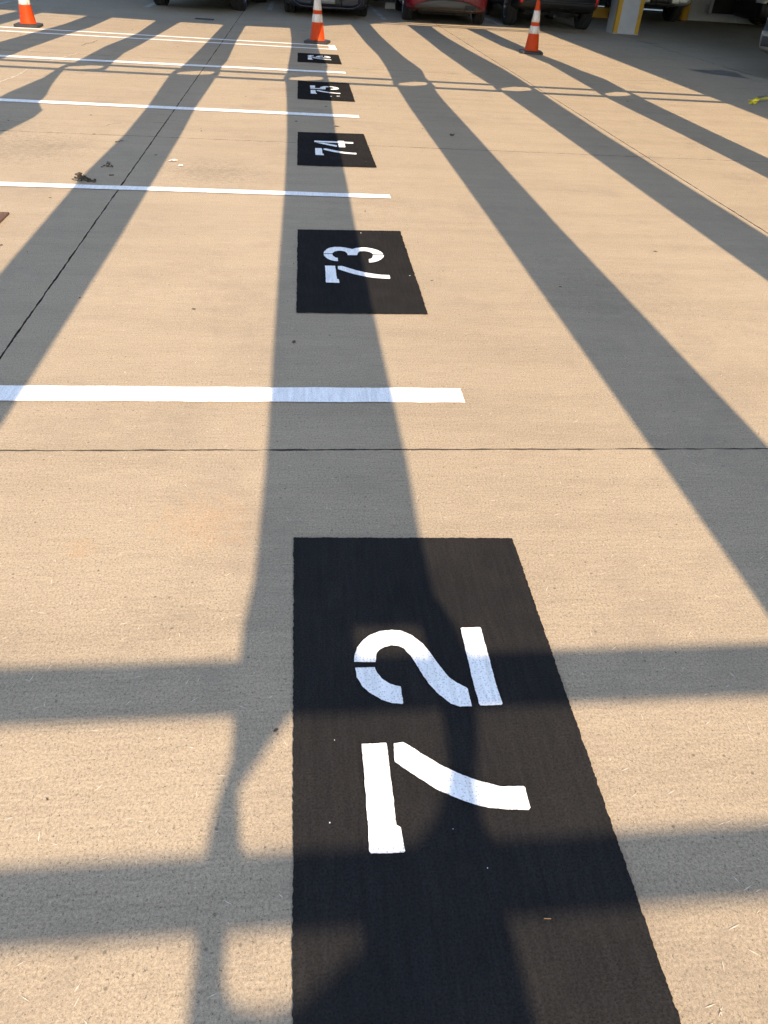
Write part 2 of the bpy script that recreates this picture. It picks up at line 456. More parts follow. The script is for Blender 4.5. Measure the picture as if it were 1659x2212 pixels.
STENCIL = {
  '7': [[(0.0019, 0.228), (0.0509, 0.228), (0.0518, 0.2231), (0.0528, 0.1247), (0.0528, 0.0526), (0.0604, 0.0477), (0.0633, 0.0029), (0.0604, 0.0), (0.0029, 0.0019), (0.0, 0.0058), (0.0019, 0.1286)], [(0.0662, 0.2261), (0.0844, 0.228), (0.094, 0.2212), (0.1247, 0.1949), (0.1545, 0.1705), (0.1919, 0.1471), (0.2226, 0.1325), (0.2533, 0.1218), (0.2696, 0.1179), (0.3051, 0.1169), (0.308, 0.114), (0.308, 0.0721), (0.3032, 0.0672), (0.2687, 0.0702), (0.2274, 0.077), (0.1967, 0.0877), (0.167, 0.1023), (0.1372, 0.1198), (0.1075, 0.1442), (0.0777, 0.1705), (0.0643, 0.1832), (0.0643, 0.2007)]],
  '2': [[(0.001, 0.116), (0.0443, 0.116), (0.0472, 0.1032), (0.0568, 0.0835), (0.0703, 0.0708), (0.0847, 0.0629), (0.0953, 0.0599), (0.0962, 0.0157), (0.0943, 0.0128), (0.0722, 0.0167), (0.052, 0.0256), (0.0318, 0.0423), (0.0144, 0.0619), (0.0029, 0.0884)], [(0.0, 0.1327), (0.0019, 0.1513), (0.0087, 0.1739), (0.0221, 0.1946), (0.0404, 0.2123), (0.0654, 0.2241), (0.0934, 0.227), (0.1174, 0.2221), (0.1396, 0.2064), (0.1598, 0.1808), (0.1752, 0.1484), (0.1896, 0.112), (0.2041, 0.0816), (0.2195, 0.0639), (0.2377, 0.0511), (0.2406, 0.0462), (0.2406, 0.0), (0.2156, 0.0), (0.1973, 0.0088), (0.1771, 0.0324), (0.1588, 0.0619), (0.1453, 0.0963), (0.1338, 0.1297), (0.1251, 0.1504), (0.1155, 0.1681), (0.104, 0.1759), (0.0886, 0.1789), (0.0732, 0.1749), (0.0587, 0.1661), (0.051, 0.1543), (0.0472, 0.1307)], [(0.256, 0.2251), (0.2599, 0.228), (0.3032, 0.227), (0.3051, 0.2211), (0.3051, 0.1641), (0.3051, 0.0717), (0.308, 0.0039), (0.3042, 0.0), (0.2599, 0.001), (0.257, 0.0059), (0.256, 0.0747), (0.2551, 0.1553)]],
  '3': [[(0.001, 0.1096), (0.0447, 0.1125), (0.0477, 0.0869), (0.0566, 0.0632), (0.0705, 0.0553), (0.0695, 0.0099), (0.0517, 0.0109), (0.0298, 0.0257), (0.0129, 0.0513), (0.003, 0.0829)], [(0.0, 0.1184), (0.005, 0.15), (0.0179, 0.1856), (0.0368, 0.2112), (0.0606, 0.2241), (0.0884, 0.226), (0.1162, 0.2181), (0.1381, 0.2053), (0.152, 0.1964), (0.1719, 0.2162), (0.2007, 0.228), (0.2285, 0.227), (0.2563, 0.2142), (0.2822, 0.1925), (0.2981, 0.1658), (0.305, 0.1392), (0.305, 0.1254), (0.2534, 0.1244), (0.2484, 0.1441), (0.2335, 0.1648), (0.2106, 0.1727), (0.1868, 0.1648), (0.1759, 0.1431), (0.1699, 0.1046), (0.1222, 0.1017), (0.1202, 0.1323), (0.1123, 0.155), (0.0954, 0.1668), (0.0765, 0.1658), (0.0576, 0.152), (0.0487, 0.1332), (0.0447, 0.1224)], [(0.2514, 0.1105), (0.308, 0.1145), (0.303, 0.0849), (0.2881, 0.0513), (0.2673, 0.0237), (0.2434, 0.0059), (0.2245, 0.0), (0.2255, 0.0494), (0.2385, 0.0582), (0.2474, 0.0809)]],
  '4': [[(0.001, 0.1916), (0.005, 0.1988), (0.1838, 0.2009), (0.1848, 0.228), (0.2343, 0.228), (0.2363, 0.2009), (0.308, 0.1968), (0.305, 0.1447), (0.2333, 0.1447), (0.1798, 0.1489), (0.0, 0.1447)], [(0.0121, 0.127), (0.0626, 0.1364), (0.1737, 0.0625), (0.1717, 0.0094), (0.1646, 0.0042), (0.0737, 0.0781)], [(0.1838, 0.1312), (0.2373, 0.1312), (0.2353, 0.0052), (0.1848, 0.0)]],
  '5': [[(0.001, 0.2189), (0.0528, 0.228), (0.0528, 0.0745), (0.001, 0.0727)], [(0.0, 0.0472), (0.0688, 0.0536), (0.1485, 0.0709), (0.1515, 0.0972), (0.1266, 0.0754), (0.1047, 0.089), (0.1037, 0.119), (0.1256, 0.1708), (0.1535, 0.2098), (0.1984, 0.218), (0.1964, 0.1653), (0.1734, 0.1462), (0.1615, 0.1099), (0.1665, 0.0509), (0.1575, 0.0082), (0.1286, 0.0009), (0.0678, 0.0036), (0.002, 0.0055)], [(0.2113, 0.2216), (0.2432, 0.218), (0.2741, 0.1926), (0.299, 0.1562), (0.308, 0.1081), (0.304, 0.069), (0.2801, 0.0245), (0.2432, 0.0027), (0.2173, 0.0), (0.2153, 0.0445), (0.2332, 0.0663), (0.2542, 0.0872), (0.2532, 0.1181), (0.2372, 0.1644), (0.2103, 0.1826)]],
  '6': [[(0.0, 0.1293), (0.0081, 0.182), (0.0333, 0.2242), (0.0818, 0.228), (0.0818, 0.1782), (0.0586, 0.159), (0.0465, 0.1217), (0.0485, 0.0833), (0.0737, 0.0613), (0.1081, 0.0527), (0.1141, 0.1092), (0.1262, 0.1629), (0.1555, 0.2079), (0.204, 0.2108), (0.202, 0.1514), (0.1757, 0.1341), (0.1616, 0.1054), (0.1646, 0.0651), (0.1949, 0.0345), (0.2383, 0.046), (0.2656, 0.0824), (0.2626, 0.113), (0.2414, 0.1437), (0.2242, 0.1533), (0.2262, 0.2098), (0.2525, 0.2136), (0.2828, 0.1935), (0.303, 0.1427), (0.308, 0.0728), (0.3009, 0.0316), (0.2676, 0.0096), (0.2191, 0.0), (0.1767, 0.0057), (0.1383, 0.022), (0.0727, 0.0125), (0.0131, 0.0268)]],
}
# ------------------------------------------------------------------ painted stall numbers
Z1, Z2 = 0.004, 0.008
rp = random.Random(11)
PANELS = [  # number, panel corners x0,x1,y0,y1 (slightly skewed by hand), first digit y, second digit y, x
    ('72', [(-.024,.30),(.560,.29),(.568,1.545),(-.026,1.562)], .676, .985, .109),
    ('73', [(-.018,3.075),(.551,3.082),(.557,4.252),(-.012,4.226)], 3.424, 3.711, .118),
    ('74', [(-.013,5.684),(.549,5.704),(.537,6.852),(-.008,6.818)], 6.001, 6.292, .121),
    ('75', [(-.008,8.410),(.562,8.390),(.564,9.575),(-.003,9.595)], 8.733, 9.040, .127),
    ('76', [(-.004,11.168),(.562,11.145),(.560,12.120),(-.001,12.122)], 11.415, 11.655, .131),
]
WORDS = {'72': 'large black panel with white number 72, nearest the camera', '73': 'black painted panel with white stencil number 73',
         '74': 'black painted panel with white stencil number 74 across a pavement joint', '75': 'black painted panel with white stencil number 75 and paint drips',
         '76': 'small far black panel with white number 76 before the bracketed line'}
for num, quad, ya, yb, xo in PANELS:
    t = empty('stall_number', (quad[0][0], quad[0][1], 0))
    tag(t, WORDS[num], 'stall number', 'numbered stall markings')
    ox, oy = quad[0]
    near = num == '72'
    poly = ragged([(x - ox, y - oy) for x, y in quad], 0.0045 if near else 0.015, 0.0013 if near else 0.0018, rp, 0.3)
    link('painted_panel', sheet_me('painted_panel', [poly], Z1), t, M['black_paint'])
    for ch, yy in ((num[0], ya), (num[1], yb)):
        polys = []
        for p in STENCIL[ch]:
            pts = [(x + xo - ox, y + yy - oy) for x, y in p]
            polys.append(ragged(pts, 0.005 if near else 0.012, 0.0006 if near else 0.001, rp, 0.6))
        link('stencil_digit', sheet_me('stencil_digit', polys, Z2), t, M['white_paint'])
    if num == '75':
        for dx, dy, r in ((.33, 8.62, .007), (.40, 8.648, .009), (.415, 8.652, .006)):
            link('paint_drip', sheet_me('paint_drip', [[(dx - ox + r * math.cos(a) * 1.3, dy - oy + 2.2 * r * math.sin(a)) for a in [k * math.pi / 5 for k in range(10)]]], Z2), t, M['white_paint'])
    # overspray flecks of white beside the digits
    fl = []
    for k in range(6 if near else 2):
        fx, fy = rp.uniform(.03, .53) - ox, rp.uniform(quad[0][1] + .03, quad[2][1] - .03) - oy
        r = rp.uniform(.0005, .0011) if near else rp.uniform(.001, .003)
        fl.append([(fx + r * math.cos(a), fy + r * 1.4 * math.sin(a)) for a in [k2 * math.pi / 3 for k2 in range(6)]])
    link('paint_flecks', sheet_me('paint_flecks', fl, Z1 + 0.002), t, M['white_paint'])['kind'] = 'stuff'

# ------------------------------------------------------------------ stall lines
def line_poly(x0, x1, yl0, yl1, yr0, yr1, rnd, amp=0.0014):
    return ragged([(x0, yl0), (x1, yr0), (x1, yr1), (x0, yl1)], 0.02, amp, rnd, 0.7)
LINES = [(-7.2, .574, 2.298, 2.402, 2.299, 2.405, 'widest white stall line, nearest the camera, just beyond number 72'),
         (-7.2, .572, 4.872, 4.962, 4.910, 4.996, 'white stall line just beyond number 73, beside the mud clump'),
         (-7.2, .548, 7.62, 7.74, 7.545, 7.672, 'white stall line just beyond number 74'),
         (-7.2, .570, 10.20, 10.34, 10.325, 10.468, 'thin far white stall line just beyond number 75')]
for x0, x1, a, b, c, d, lab in LINES:
    o = empty('stall_line', (x1, c, 0))
    tag(o, lab, 'line marking', 'white stall lines')
    link('painted_line', sheet_me('painted_line', [[(x - x1, y - c) for x, y in line_poly(x0, x1, a, b, c, d, rp)]], Z1 + .0005), o, M['white_paint'])
o = empty('bracket_line', (.56, 12.7, 0))
tag(o, 'double white line closed at its right end, beyond number 76', 'line marking')
X0 = -7.5
def rel(p): return [(x - .56, y - 12.7) for x, y in p]
link('painted_line', sheet_me('painted_line', [rel(ragged([(X0, 12.78), (.457, 12.69), (.457, 12.79), (X0, 12.89)], .05, .003, rp))], Z1), o, M['white_paint'])
link('painted_line', sheet_me('painted_line', [rel(ragged([(X0, 13.27), (.457, 13.14), (.457, 13.25), (X0, 13.38)], .05, .003, rp))], Z1), o, M['white_paint'])
link('painted_end', sheet_me('painted_end', [rel(ragged([(.458, 12.69), (.566, 12.675), (.556, 13.275), (.458, 13.25)], .05, .003, rp))], Z1), o, M['white_paint'])

# old bay lines under the parked cars
BAYS = [(-5.37, 16.9, 'worn white bay line at the far left edge'), (-2.96, 18.1, 'worn white bay line left of the black car'),
        (-.585, 19.3, 'broken white bay line between the black and blue cars'), (1.80, 18.5, 'broken white bay line between the blue and red cars'),
        (4.36, 19.0, 'worn white bay line between the red car and the dark sports utility car')]
for x, y, lab in BAYS:
    o = empty('bay_line', (x, y, 0))
    tag(o, lab, 'line marking', 'worn bay lines')
    yy = 0.0
    while yy < 5:
        L = rp.uniform(.5, 1.1)
        link('painted_line', sheet_me('painted_line', [ragged([(-.05, yy), (.05, yy), (.05, yy + L), (-.05, yy + L)], .04, .006, rp)], Z1), o, M['old_white'])
        yy += L + rp.uniform(.06, .28)

# ------------------------------------------------------------------ traffic cones
def cone_mats():
    t = NT('orange_cone_plastic')
    O = t.O()
    f = t.noise(O, 9, 5, 0.65)
    s = t.noise(t.map(O, (60, 60, 6)), 1.0, 3, 0.6)
    c = t.mix(f, (0.30, 0.026, 0.002), (0.40, 0.042, 0.003))
    c = t.mix(0.5, c, t.ramp(s, [(0.3, 0.75), (0.7, 1.15)]), 'MULTIPLY')
    scuff = t.ramp(t.noise(O, 24, 5, 0.75), [(0.66, 0), (0.72, 1)])
    c = t.mix(t.math('MULTIPLY', scuff, 0.6), c, (0.10, 0.03, 0.015))
    t.color(c); t.set(Roughness=0.6)
    t.b.inputs['Specular IOR Level'].default_value = 0.15
    M['cone_orange'] = t.m
    t = NT('dirty_reflective_collar')
    O = t.O()
    f = t.noise(t.map(O, (30, 30, 8)), 1.0, 5, 0.7)
    c = t.mix(t.ramp(f, [(0.38, 0), (0.7, 1)]), (0.50, 0.47, 0.44), (0.24, 0.22, 0.20))
    sc = t.ramp(t.noise(t.map(O, (40, 40, 22)), 1.0, 6, 0.8, 1.5), [(0.63, 0), (0.69, 1)])
    c = t.mix(t.math('MULTIPLY', sc, 0.55), c, (0.10, 0.09, 0.085))
    t.color(c); t.set(Roughness=0.45)
    M['collar'] = t.m
    M['rubber'] = simple('black_rubber', (0.016, 0.015, 0.015), 0.7, var=0.5, scale=30)
cone_mats()
def cr(z): return 0.1165 - 0.128 * z
prof = [(0.132, 0.030), (0.128, 0.036), (0.1165, 0.045), (cr(.06), .06)] + [(cr(z), z) for z in (.15, .25, .35, .45, .55, .66)] + [(cr(.69) - .001, .69), (0.020, 0.704), (0.012, 0.705), (0.010, .69)]
cone_me = lathe_me('cone_body', prof, 40)
def band(z0, z1):
    e = .0025
    return lathe_me('collar', [(cr(z0), z0), (cr(z0) + e, z0 + .002), (cr(z1) + e, z1 - .002), (cr(z1), z1)], 40)
bands = [band(.268, .370), band(.419, .571)]
bm = bmesh.new()
h = .178; ch = .032
def octo(s, z): return [bm.verts.new((x * s, y * s, z)) for x, y in ((-h, -h + ch), (-h + ch, -h), (h - ch, -h), (h, -h + ch), (h, h - ch), (h - ch, h), (-h + ch, h), (-h, h - ch))]
rings = [octo(.985, .0), octo(1.0, .006), octo(1.0, .026), octo(.97, .033), octo(.80, .040)]
for a, b in zip(rings, rings[1:]):
    for i in range(8): bm.faces.new((a[i], a[(i + 1) % 8], b[(i + 1) % 8], b[i]))
bm.faces.new(rings[0]); bm.faces.new(rings[-1])
base_me = bm_mesh(bm, 'cone_base')
for me, m in ((cone_me, 'cone_orange'), (bands[0], 'collar'), (bands[1], 'collar'), (base_me, 'rubber')):
    me.materials.append(M[m])
def make_cone(x, y, rz, lab):
    t = empty('traffic_cone', (x, y, 0.001), rz)
    tag(t, lab, 'traffic cone', 'traffic cones set out along the bracketed line')
    for n, me in (('cone_base', base_me), ('cone_body', cone_me), ('collar', bands[0]), ('collar', bands[1])):
        link(n, me, t)
make_cone(-3.94, 13.57, math.radians(4), 'orange traffic cone at the far left beside the white lines')
make_cone(.300, 13.50, math.radians(-12), 'orange traffic cone with two white collars behind number 76')
make_cone(3.71, 13.72, math.radians(-9), 'orange traffic cone on the right in front of the dark car')

# ------------------------------------------------------------------ small things on the ground
M['dirt'] = simple('dried_mud', (0.045, 0.034, 0.022), 0.95, var=0.6, scale=120)
M['leaf'] = simple('dry_leaf', (0.055, 0.038, 0.024), 0.85, var=0.5, scale=60)
M['litter'] = simple('paper_litter', (0.46, 0.43, 0.40), 0.8, var=0.15, scale=60)
def lump(bm, cx, cy, cz, r, rnd, sub=1, flat=0.6):
    res = bmesh.ops.create_icosphere(bm, subdivisions=sub, radius=1.0)
    sx, sy = rnd.uniform(.7, 1.3), rnd.uniform(.7, 1.3)
    for v in res['verts']:
        k = r * rnd.uniform(.7, 1.2)
        v.co = Vector((cx + v.co.x * k * sx, cy + v.co.y * k * sy, max(0.001, cz + v.co.z * k * flat)))
rd = random.Random(3)
bm = bmesh.new()
for k in range(80):
    a, d = rd.uniform(0, 6.28), abs(rd.gauss(0, .026))
    lump(bm, d * math.cos(a) * 1.25, d * math.sin(a), max(0.005, .05 - d * .8) * rd.uniform(.3, 1.05), rd.uniform(.005, .012), rd)
for k in range(16):
    lump(bm, rd.uniform(.03, .09), rd.uniform(-.03, .01), .006, rd.uniform(.004, .009), rd)
o = link('mud_clump', bm_mesh(bm, 'mud_clump'), None, M['dirt'])
o.location = (-1.345, 5.085, 0)
tag(o, 'crumbled clump of dried mud by the white line at left', 'mud clump')
bm = bmesh.new()
for k in range(26):
    lump(bm, rd.gauss(0, .022), rd.gauss(0, .03), .005, rd.uniform(.003, .007), rd)
o = link('mud_crumbs', bm_mesh(bm, 'mud_crumbs'), None, M['dirt'])
o.location = (-1.263, 5.487, 0)
tag(o, 'smaller scatter of mud crumbs just beyond the big mud clump', 'mud crumbs')
def scrap(name, x, y, s, lab, cat, mat, seed):
    r = random.Random(seed)
    bm = bmesh.new()
    n = 6
    g = [[bm.verts.new((s * (i / n - .5) * 1.6, s * (j / n - .5), abs(r.gauss(0, .006)) + .003)) for j in range(n + 1)] for i in range(n + 1)]
    for i in range(n):
        for j in range(n):
            if r.random() > (.35 if i in (0, n - 1) or j in (0, n - 1) else .05):
                bm.faces.new((g[i][j], g[i + 1][j], g[i + 1][j + 1], g[i][j + 1]))
    o = link(name, bm_mesh(bm, name), None, mat)
    o.location = (x, y, 0.001)
    tag(o, lab, cat)
    return o
scrap('paper_scrap', -.862, 5.674, .036, 'torn white paper scrap right of the left pavement joint', 'litter', M['litter'], 4)
scrap('paper_shred', -.795, 5.537, .02, 'thin white shred just in front of the paper scrap', 'litter', M['litter'], 9)
# twig
bm = bmesh.new()
box_bm(bm, -.016, .016, -.0035, .0035, .001, .006, .002)
o = link('twig', bm_mesh(bm, 'twig'), None, M['leaf']); o.location = (-1.19, 5.24, 0); o.rotation_euler = (0, 0, .25)
tag(o, 'short dark twig in the shade right of the mud clump', 'twig')
M['straw'] = simple('straw', (0.20, 0.13, 0.06), 0.8)
bm = bmesh.new()
box_bm(bm, -.006, .006, -.0006, .0006, .0, .001, .0002)
o = link('straw_bit', bm_mesh(bm, 'straw_bit'), None, M['straw']); o.location = (.395, .548, .0085); o.rotation_euler = (0, 0, -.1)
tag(o, 'tiny straw bit lying on the black panel of number 72', 'straw')
# scattered crumbs and leaf bits too small to pick apart
bm = bmesh.new()
def leafbit(x, y, s):
    a = rd.uniform(0, 6.28); e = rd.uniform(.25, .8)
    pts = []
    for k in range(6):
        th = k * math.pi / 3
        u, w = s * math.cos(th), s * e * math.sin(th)
        pts.append(bm.verts.new((x + u * math.cos(a) - w * math.sin(a), y + u * math.sin(a) + w * math.cos(a), .0015 + abs(rd.gauss(0, s * .18)))))
    f = bm.faces.new(pts)
for k in range(150):
    y = 2.6 + 11.5 * rd.random() ** 1.0
    x = rd.gauss(-1.7, 1.1) - .08 * y if rd.random() < .8 else rd.uniform(-1, 4.5)
    leafbit(x, y, rd.choice((.004, .005, .006, .008, .012)) * rd.uniform(.7, 1.2) * (1 + y * .03))
for x, y, s in ((-.028, 2.789, .013), (.388, 4.62, .012), (1.251, 3.45, .010), (1.96, 4.02, .012), (-1.317, 6.21, .018), (-1.30, 6.23, .014), (-1.335, 6.19, .014), (-1.31, 6.25, .012), (-1.0, 5.83, .014), (-.1, 3.95, .006), (1.30, 6.95, .03), (.33, 7.12, .03),
                (-.06, .95, .006), (-.47, .82, .004), (.86, 1.12, .003), (-.45, 3.1, .01), (.26, 8.05, .018), (1.62, 8.4, .012), (2.35, 13.1, .03), (.0, 2.0, .004)):
    leafbit(x, y, s)
o = link('leaf_litter', bm_mesh(bm, 'leaf_litter'), None, M['leaf'])
tag(o, 'scattered crumbs and leaf bits on the pavement', 'leaf litter', kind='stuff')
# pale fibres broomed into the concrete surface
M['fibre'] = simple('pale_fibre', (0.52, 0.46, 0.37), 0.8)
bm = bmesh.new()
for k in range(900):
    y = .35 + 3.6 * rd.random() ** 1.4
    x = rd.uniform(-.9, 1.9)
    if -.04 < x < .58 and (.28 < y < 1.58 or 3.05 < y < 4.3): continue
    a = rd.uniform(-.9, .9) + rd.choice((0, 1.2)); L = rd.uniform(.004, .013); w = rd.uniform(.0006, .0011)
    ca, sa = math.cos(a), math.sin(a)
    vs = [bm.verts.new((x + u * ca - v * sa, y + u * sa + v * ca, .0012)) for u, v in ((-L, 0), (0, -w), (L, 0), (0, w))]
    bm.faces.new(vs)
o = link('surface_fibres', bm_mesh(bm, 'surface_fibres'), None, M['fibre'])
tag(o, 'pale fibres showing in the concrete near the camera', 'fibres', kind='stuff')

# caution tape
M['tape'] = simple('yellow_tape', (0.62, 0.52, 0.02), 0.4, var=0.2, scale=30)
M['print'] = simple('black_print', (0.012, 0.012, 0.012), 0.5)
t = empty('caution_tape', (5.33, 9.55, 0))
tag(t, 'crumpled end of yellow caution tape on the shaded floor at right', 'caution tape')
bm = bmesh.new()
path = [(.0, -.05), (.02, -.01), (.06, .05), (.14, .12), (.24, .20), (.42, .31), (.8, .52), (1.4, .85), (2.2, 1.2)]
prev = None
for i, (x, y) in enumerate(path):
    tw = (.9, -.6, .7, .25, .12, .2, .3, .2, .1)[i]
    wd = .026
    nx, ny = -.55, .83
    z = .02 + abs(math.sin(i * 1.7)) * .03
    a = bm.verts.new((x + nx * wd * math.cos(tw), y + ny * wd * math.cos(tw), z + wd * math.sin(tw)))
    b = bm.verts.new((x - nx * wd * math.cos(tw), y - ny * wd * math.cos(tw), max(.002, z - wd * math.sin(tw))))
    if prev: bm.faces.new((prev[0], prev[1], b, a))
    prev = (a, b)
link('tape_ribbon', bm_mesh(bm, 'tape_ribbon'), t, M['tape'])
bm = bmesh.new()
r3 = random.Random(8)
pv = [[bm.verts.new((r3.uniform(-.05, .04), r3.uniform(-.09, .04), r3.uniform(.003, .05))) for _ in range(3)] for _ in range(13)]
for p in pv: bm.faces.new(p)
link('tape_knot', bm_mesh(bm, 'tape_knot'), t, M['tape'])
for u in (.13, .165, .20, .235, .30):
    bm = bmesh.new()
    y = u * .80 + .008
    vs = [bm.verts.new(c) for c in ((u - .012, y - .035, .060), (u + .006, y - .028, .060), (u + .008, y + .02, .066), (u - .010, y + .014, .066))]
    bm.faces.new(vs)
    link('printed_letter', bm_mesh(bm, 'printed_letter'), t, M['print'])

# hairline cracks and one pale repaired crack in the slabs
M['crack'] = simple('crack_dark', (0.045, 0.038, 0.032), 0.95, var=0.4, scale=40)  # plain dark tone for the crack strips
M['repair'] = simple('crack_filler', (0.40, 0.36, 0.30), 0.9, var=0.3, scale=30)
def crack(pts, w, mat, name, z=.0016):
    r = random.Random(len(pts) * 7 + int(abs(pts[0][0]) * 100))
    q = []
    for a, b in zip(pts, pts[1:]):
        a, b = Vector(a), Vector(b)
        k = max(2, int((b - a).length / .05))
        for i in range(k):
            q.append(a + (b - a) * (i / k) + Vector((r.gauss(0, .008), r.gauss(0, .012))))
    q.append(Vector(pts[-1]))
    L, R_ = [], []
    for i, v in enumerate(q):
        d = (q[min(i + 1, len(q) - 1)] - q[max(i - 1, 0)]).normalized()
        n = Vector((-d.y, d.x)) * w * r.uniform(.3, 1.1) * (0.2 if i in (0, len(q) - 1) else 1)
        L.append(tuple(v + n)); R_.append(tuple(v - n))
    bm = bmesh.new()
    A = [bm.verts.new((*v, z)) for v in L]; B = [bm.verts.new((*v, z)) for v in R_]
    for i in range(len(A) - 1): bm.faces.new((A[i], B[i], B[i + 1], A[i + 1]))
    me = bm_mesh(bm, name)
    link(name, me, pave, mat)
crack([(-2.777, 11.647), (-2.757, 11.932), (-2.719, 12.046), (-2.717, 12.34)], .008, M['crack'], 'crack')
crack([(-2.79, 10.144), (-2.767, 10.409), (-2.706, 10.611), (-2.651, 10.944)], .010, M['repair'], 'repaired_crack')
crack([(-2.95, 8.2), (-2.862, 8.581), (-2.836, 8.797), (-2.822, 9.074), (-2.851, 9.352), (-2.85, 9.497)], .011, M['repair'], 'repaired_crack')
crack([(-1.547, 6.716), (-1.499, 6.79), (-1.461, 6.851), (-1.415, 6.874)], .004, M['crack'], 'crack')
crack([(-1.183, 6.926), (-1.126, 6.979), (-1.032, 6.947)], .004, M['crack'], 'crack')
crack([(4.149, 11.008), (4.383, 11.043), (4.775, 11.187), (4.939, 11.198)], .006, M['crack'], 'crack')

# trench drain slot and cast cover
M['iron'] = simple('rusty_iron', (0.10, 0.055, 0.035), 0.75, metal=0.3, var=0.4, scale=40)
M['dark_iron'] = simple('dark_iron', (0.012, 0.012, 0.013), 0.8, var=0.4, scale=40)
t = empty('floor_drain', (-1.66, 16.32, 0))
tag(t, 'narrow black floor drain grate in front of the black car', 'drain')
box('drain_well', -.165, .165, -.11, .11, .001, .004, M['dark_iron'], t)
for k in range(9):
    box('grate_bar', -.15 + k * .037, -.138 + k * .037, -.10, .10, .0042, .009, M['dark_iron'], t)
t = empty('drain_cover', (-1.76, 4.26, 0))
tag(t, 'rusty square metal drain cover cut by the left edge', 'drain cover')
box('cover_plate', -.20, .185, -.19, .075, .001, .007, M['iron'], t, .002)
box('cover_frame', .188, .205, -.22, .098, .001, .012, M['iron'], t, .002)
box('cover_frame', -.22, .1875, .08, .097, .001, .012, M['iron'], t, .002)
for k in range(5):
    box('cover_slot', -.17 + k * .07, -.13 + k * .07, -.15, .03, .0075, .0095, M['dark_iron'], t)

# oil stains on the shaded floor
def stain_mat(name, col):
    t = NT(name)
    f = t.noise(t.P(), 5, 6, 0.75)
    t.color(t.mix(t.ramp(f, [(0.35, 0), (0.65, 1)]), col, tuple(c * 2.1 for c in col)))
    t.set(Roughness=0.55)
    return t.m
M['oil'] = stain_mat('oil_stain', (0.075, 0.070, 0.062))
M['damp'] = stain_mat('damp_stain', (0.075, 0.068, 0.058))
for pts, lab in (([(5.90, 12.68), (6.25, 12.75), (6.52, 12.9), (6.62, 12.5), (6.54, 11.93), (6.2, 12.2), (6.0, 12.35)], 'dark oil stain with a pointed end on the shaded floor'),
                 ([(6.62, 16.9), (6.85, 16.95), (7.05, 16.66), (6.95, 16.58), (6.72, 16.7)], 'small oil spot in front of the white pillar')):
    o = empty('oil_stain', (pts[0][0], pts[0][1], 0))
    tag(o, lab, 'oil stain')
    link('stain_film', sheet_me('stain_film', [ragged([(x - pts[0][0], y - pts[0][1]) for x, y in pts], .05, .02, rp, .8)], .0025), o, M['oil'])

# ------------------------------------------------------------------ pillar, walls
def wall_paint(name, col):
    t = NT(name)
    f = t.noise(t.P(), 2.0, 6, 0.65)
    d = t.noise(t.P(), 14, 5, 0.7)
    c = t.mix(t.ramp(f, [(0.3, 0), (0.8, 1)]), col, tuple(x * .72 for x in col))
    c = t.mix(t.math('MULTIPLY', t.ramp(d, [(0.6, 0), (0.75, 1)]), 0.35), c, tuple(x * .4 for x in col))
    t.color(c); t.set(Roughness=0.75)
    t.bump(d, 0.3, 0.004)
    return t.m
M['pillar_white'] = wall_paint('white_wall_paint', (0.32, 0.32, 0.325))
M['yellow'] = wall_paint('yellow_guard_paint', (0.36, 0.20, 0.010))
M['block'] = wall_paint('grey_block_paint', (0.26, 0.29, 0.34))
M['block_joint'] = wall_paint('block_joint_paint', (0.19, 0.21, 0.25))
M['teal'] = wall_paint('dark_teal_wall', (0.035, 0.055, 0.055))
t = empty('pillar', (7.0, 18.72, 0))
tag(t, 'square white painted pillar with yellow corner guards', 'pillar')
box('shaft', -.275, .275, -.25, .25, 0, GZ - .005, M['pillar_white'], t, .02)
rr = random.Random(2)
for sx in (-1, 1):
    bm = bmesh.new()
    n = 26
    cols = []
    for k in range(n + 1):
        z = .004 + (GZ - .02) * k / n
        a, b = .085 + rr.uniform(-.006, .006), .075 + rr.uniform(-.006, .006)
        e = .0035
        cols.append([bm.verts.new(c) for c in ((sx * (.275 - a), -.25 - e, z), (sx * (.272 + e), -.247 - e, z), (sx * (.275 + e), -.25 + b, z))])
    for p, q_ in zip(cols, cols[1:]):
        for i in range(2): bm.faces.new((p[i], p[i + 1], q_[i + 1], q_[i]))
    link('corner_guard', bm_mesh(bm, 'corner_guard'), t, M['yellow'])
box('grout_foot', -.30, .30, -.275, .275, .0, .012, M['block'], t, .005)

t = empty('block_wall', (10.9, 24.62, 0))
tag(t, 'pale painted block wall at the back right of the garage', 'wall')
box('wall_core', -.0, 7.6, .004, .22, 0, GZ - .005, M['block_joint'], t)
bw = bmesh.new(); box_bm(bw, .0015, .3985, -.004, .016, .0015, .1985, .002)
bme = bm_mesh(bw, 'block'); bme.materials.append(M['block'])
bh = bmesh.new(); box_bm(bh, .0015, .1985, -.004, .016, .0015, .1985, .002)
hme = bm_mesh(bh, 'block'); hme.materials.append(M['block'])
for r_ in range(12):
    x = 0.0
    first = r_ % 2 == 1
    while x < 7.4:
        me, w = (hme, .2) if first else (bme, .4)
        first = False
        if not (.7 < x + w / 2 < 3.5 and 1 <= r_ <= 3):
            b = link('block', me, t); b.location = (x, 0, r_ * .2)
        x += w
t = empty('wall_vent', (13.0, 24.60, .2))
tag(t, 'dark louvred vent low in the pale block wall', 'vent')
box('vent_back', -1.3, 1.4, .004, .01, .0, .6, M['dark_iron'], t)
box('vent_frame', -1.40, -1.302, -.025, .02, .0, .6, M['block'], t, .004)
box('vent_sill', -1.40, 1.4, -.06, .02, -.035, -.002, M['block'], t, .004)
for k in range(7):
    o = box('louvre', -1.29, 1.4, -.012, .002, .02 + k * .08, .062 + k * .08, M['dark_iron'], t)
t = empty('bollard', (10.74, 24.25, 0))
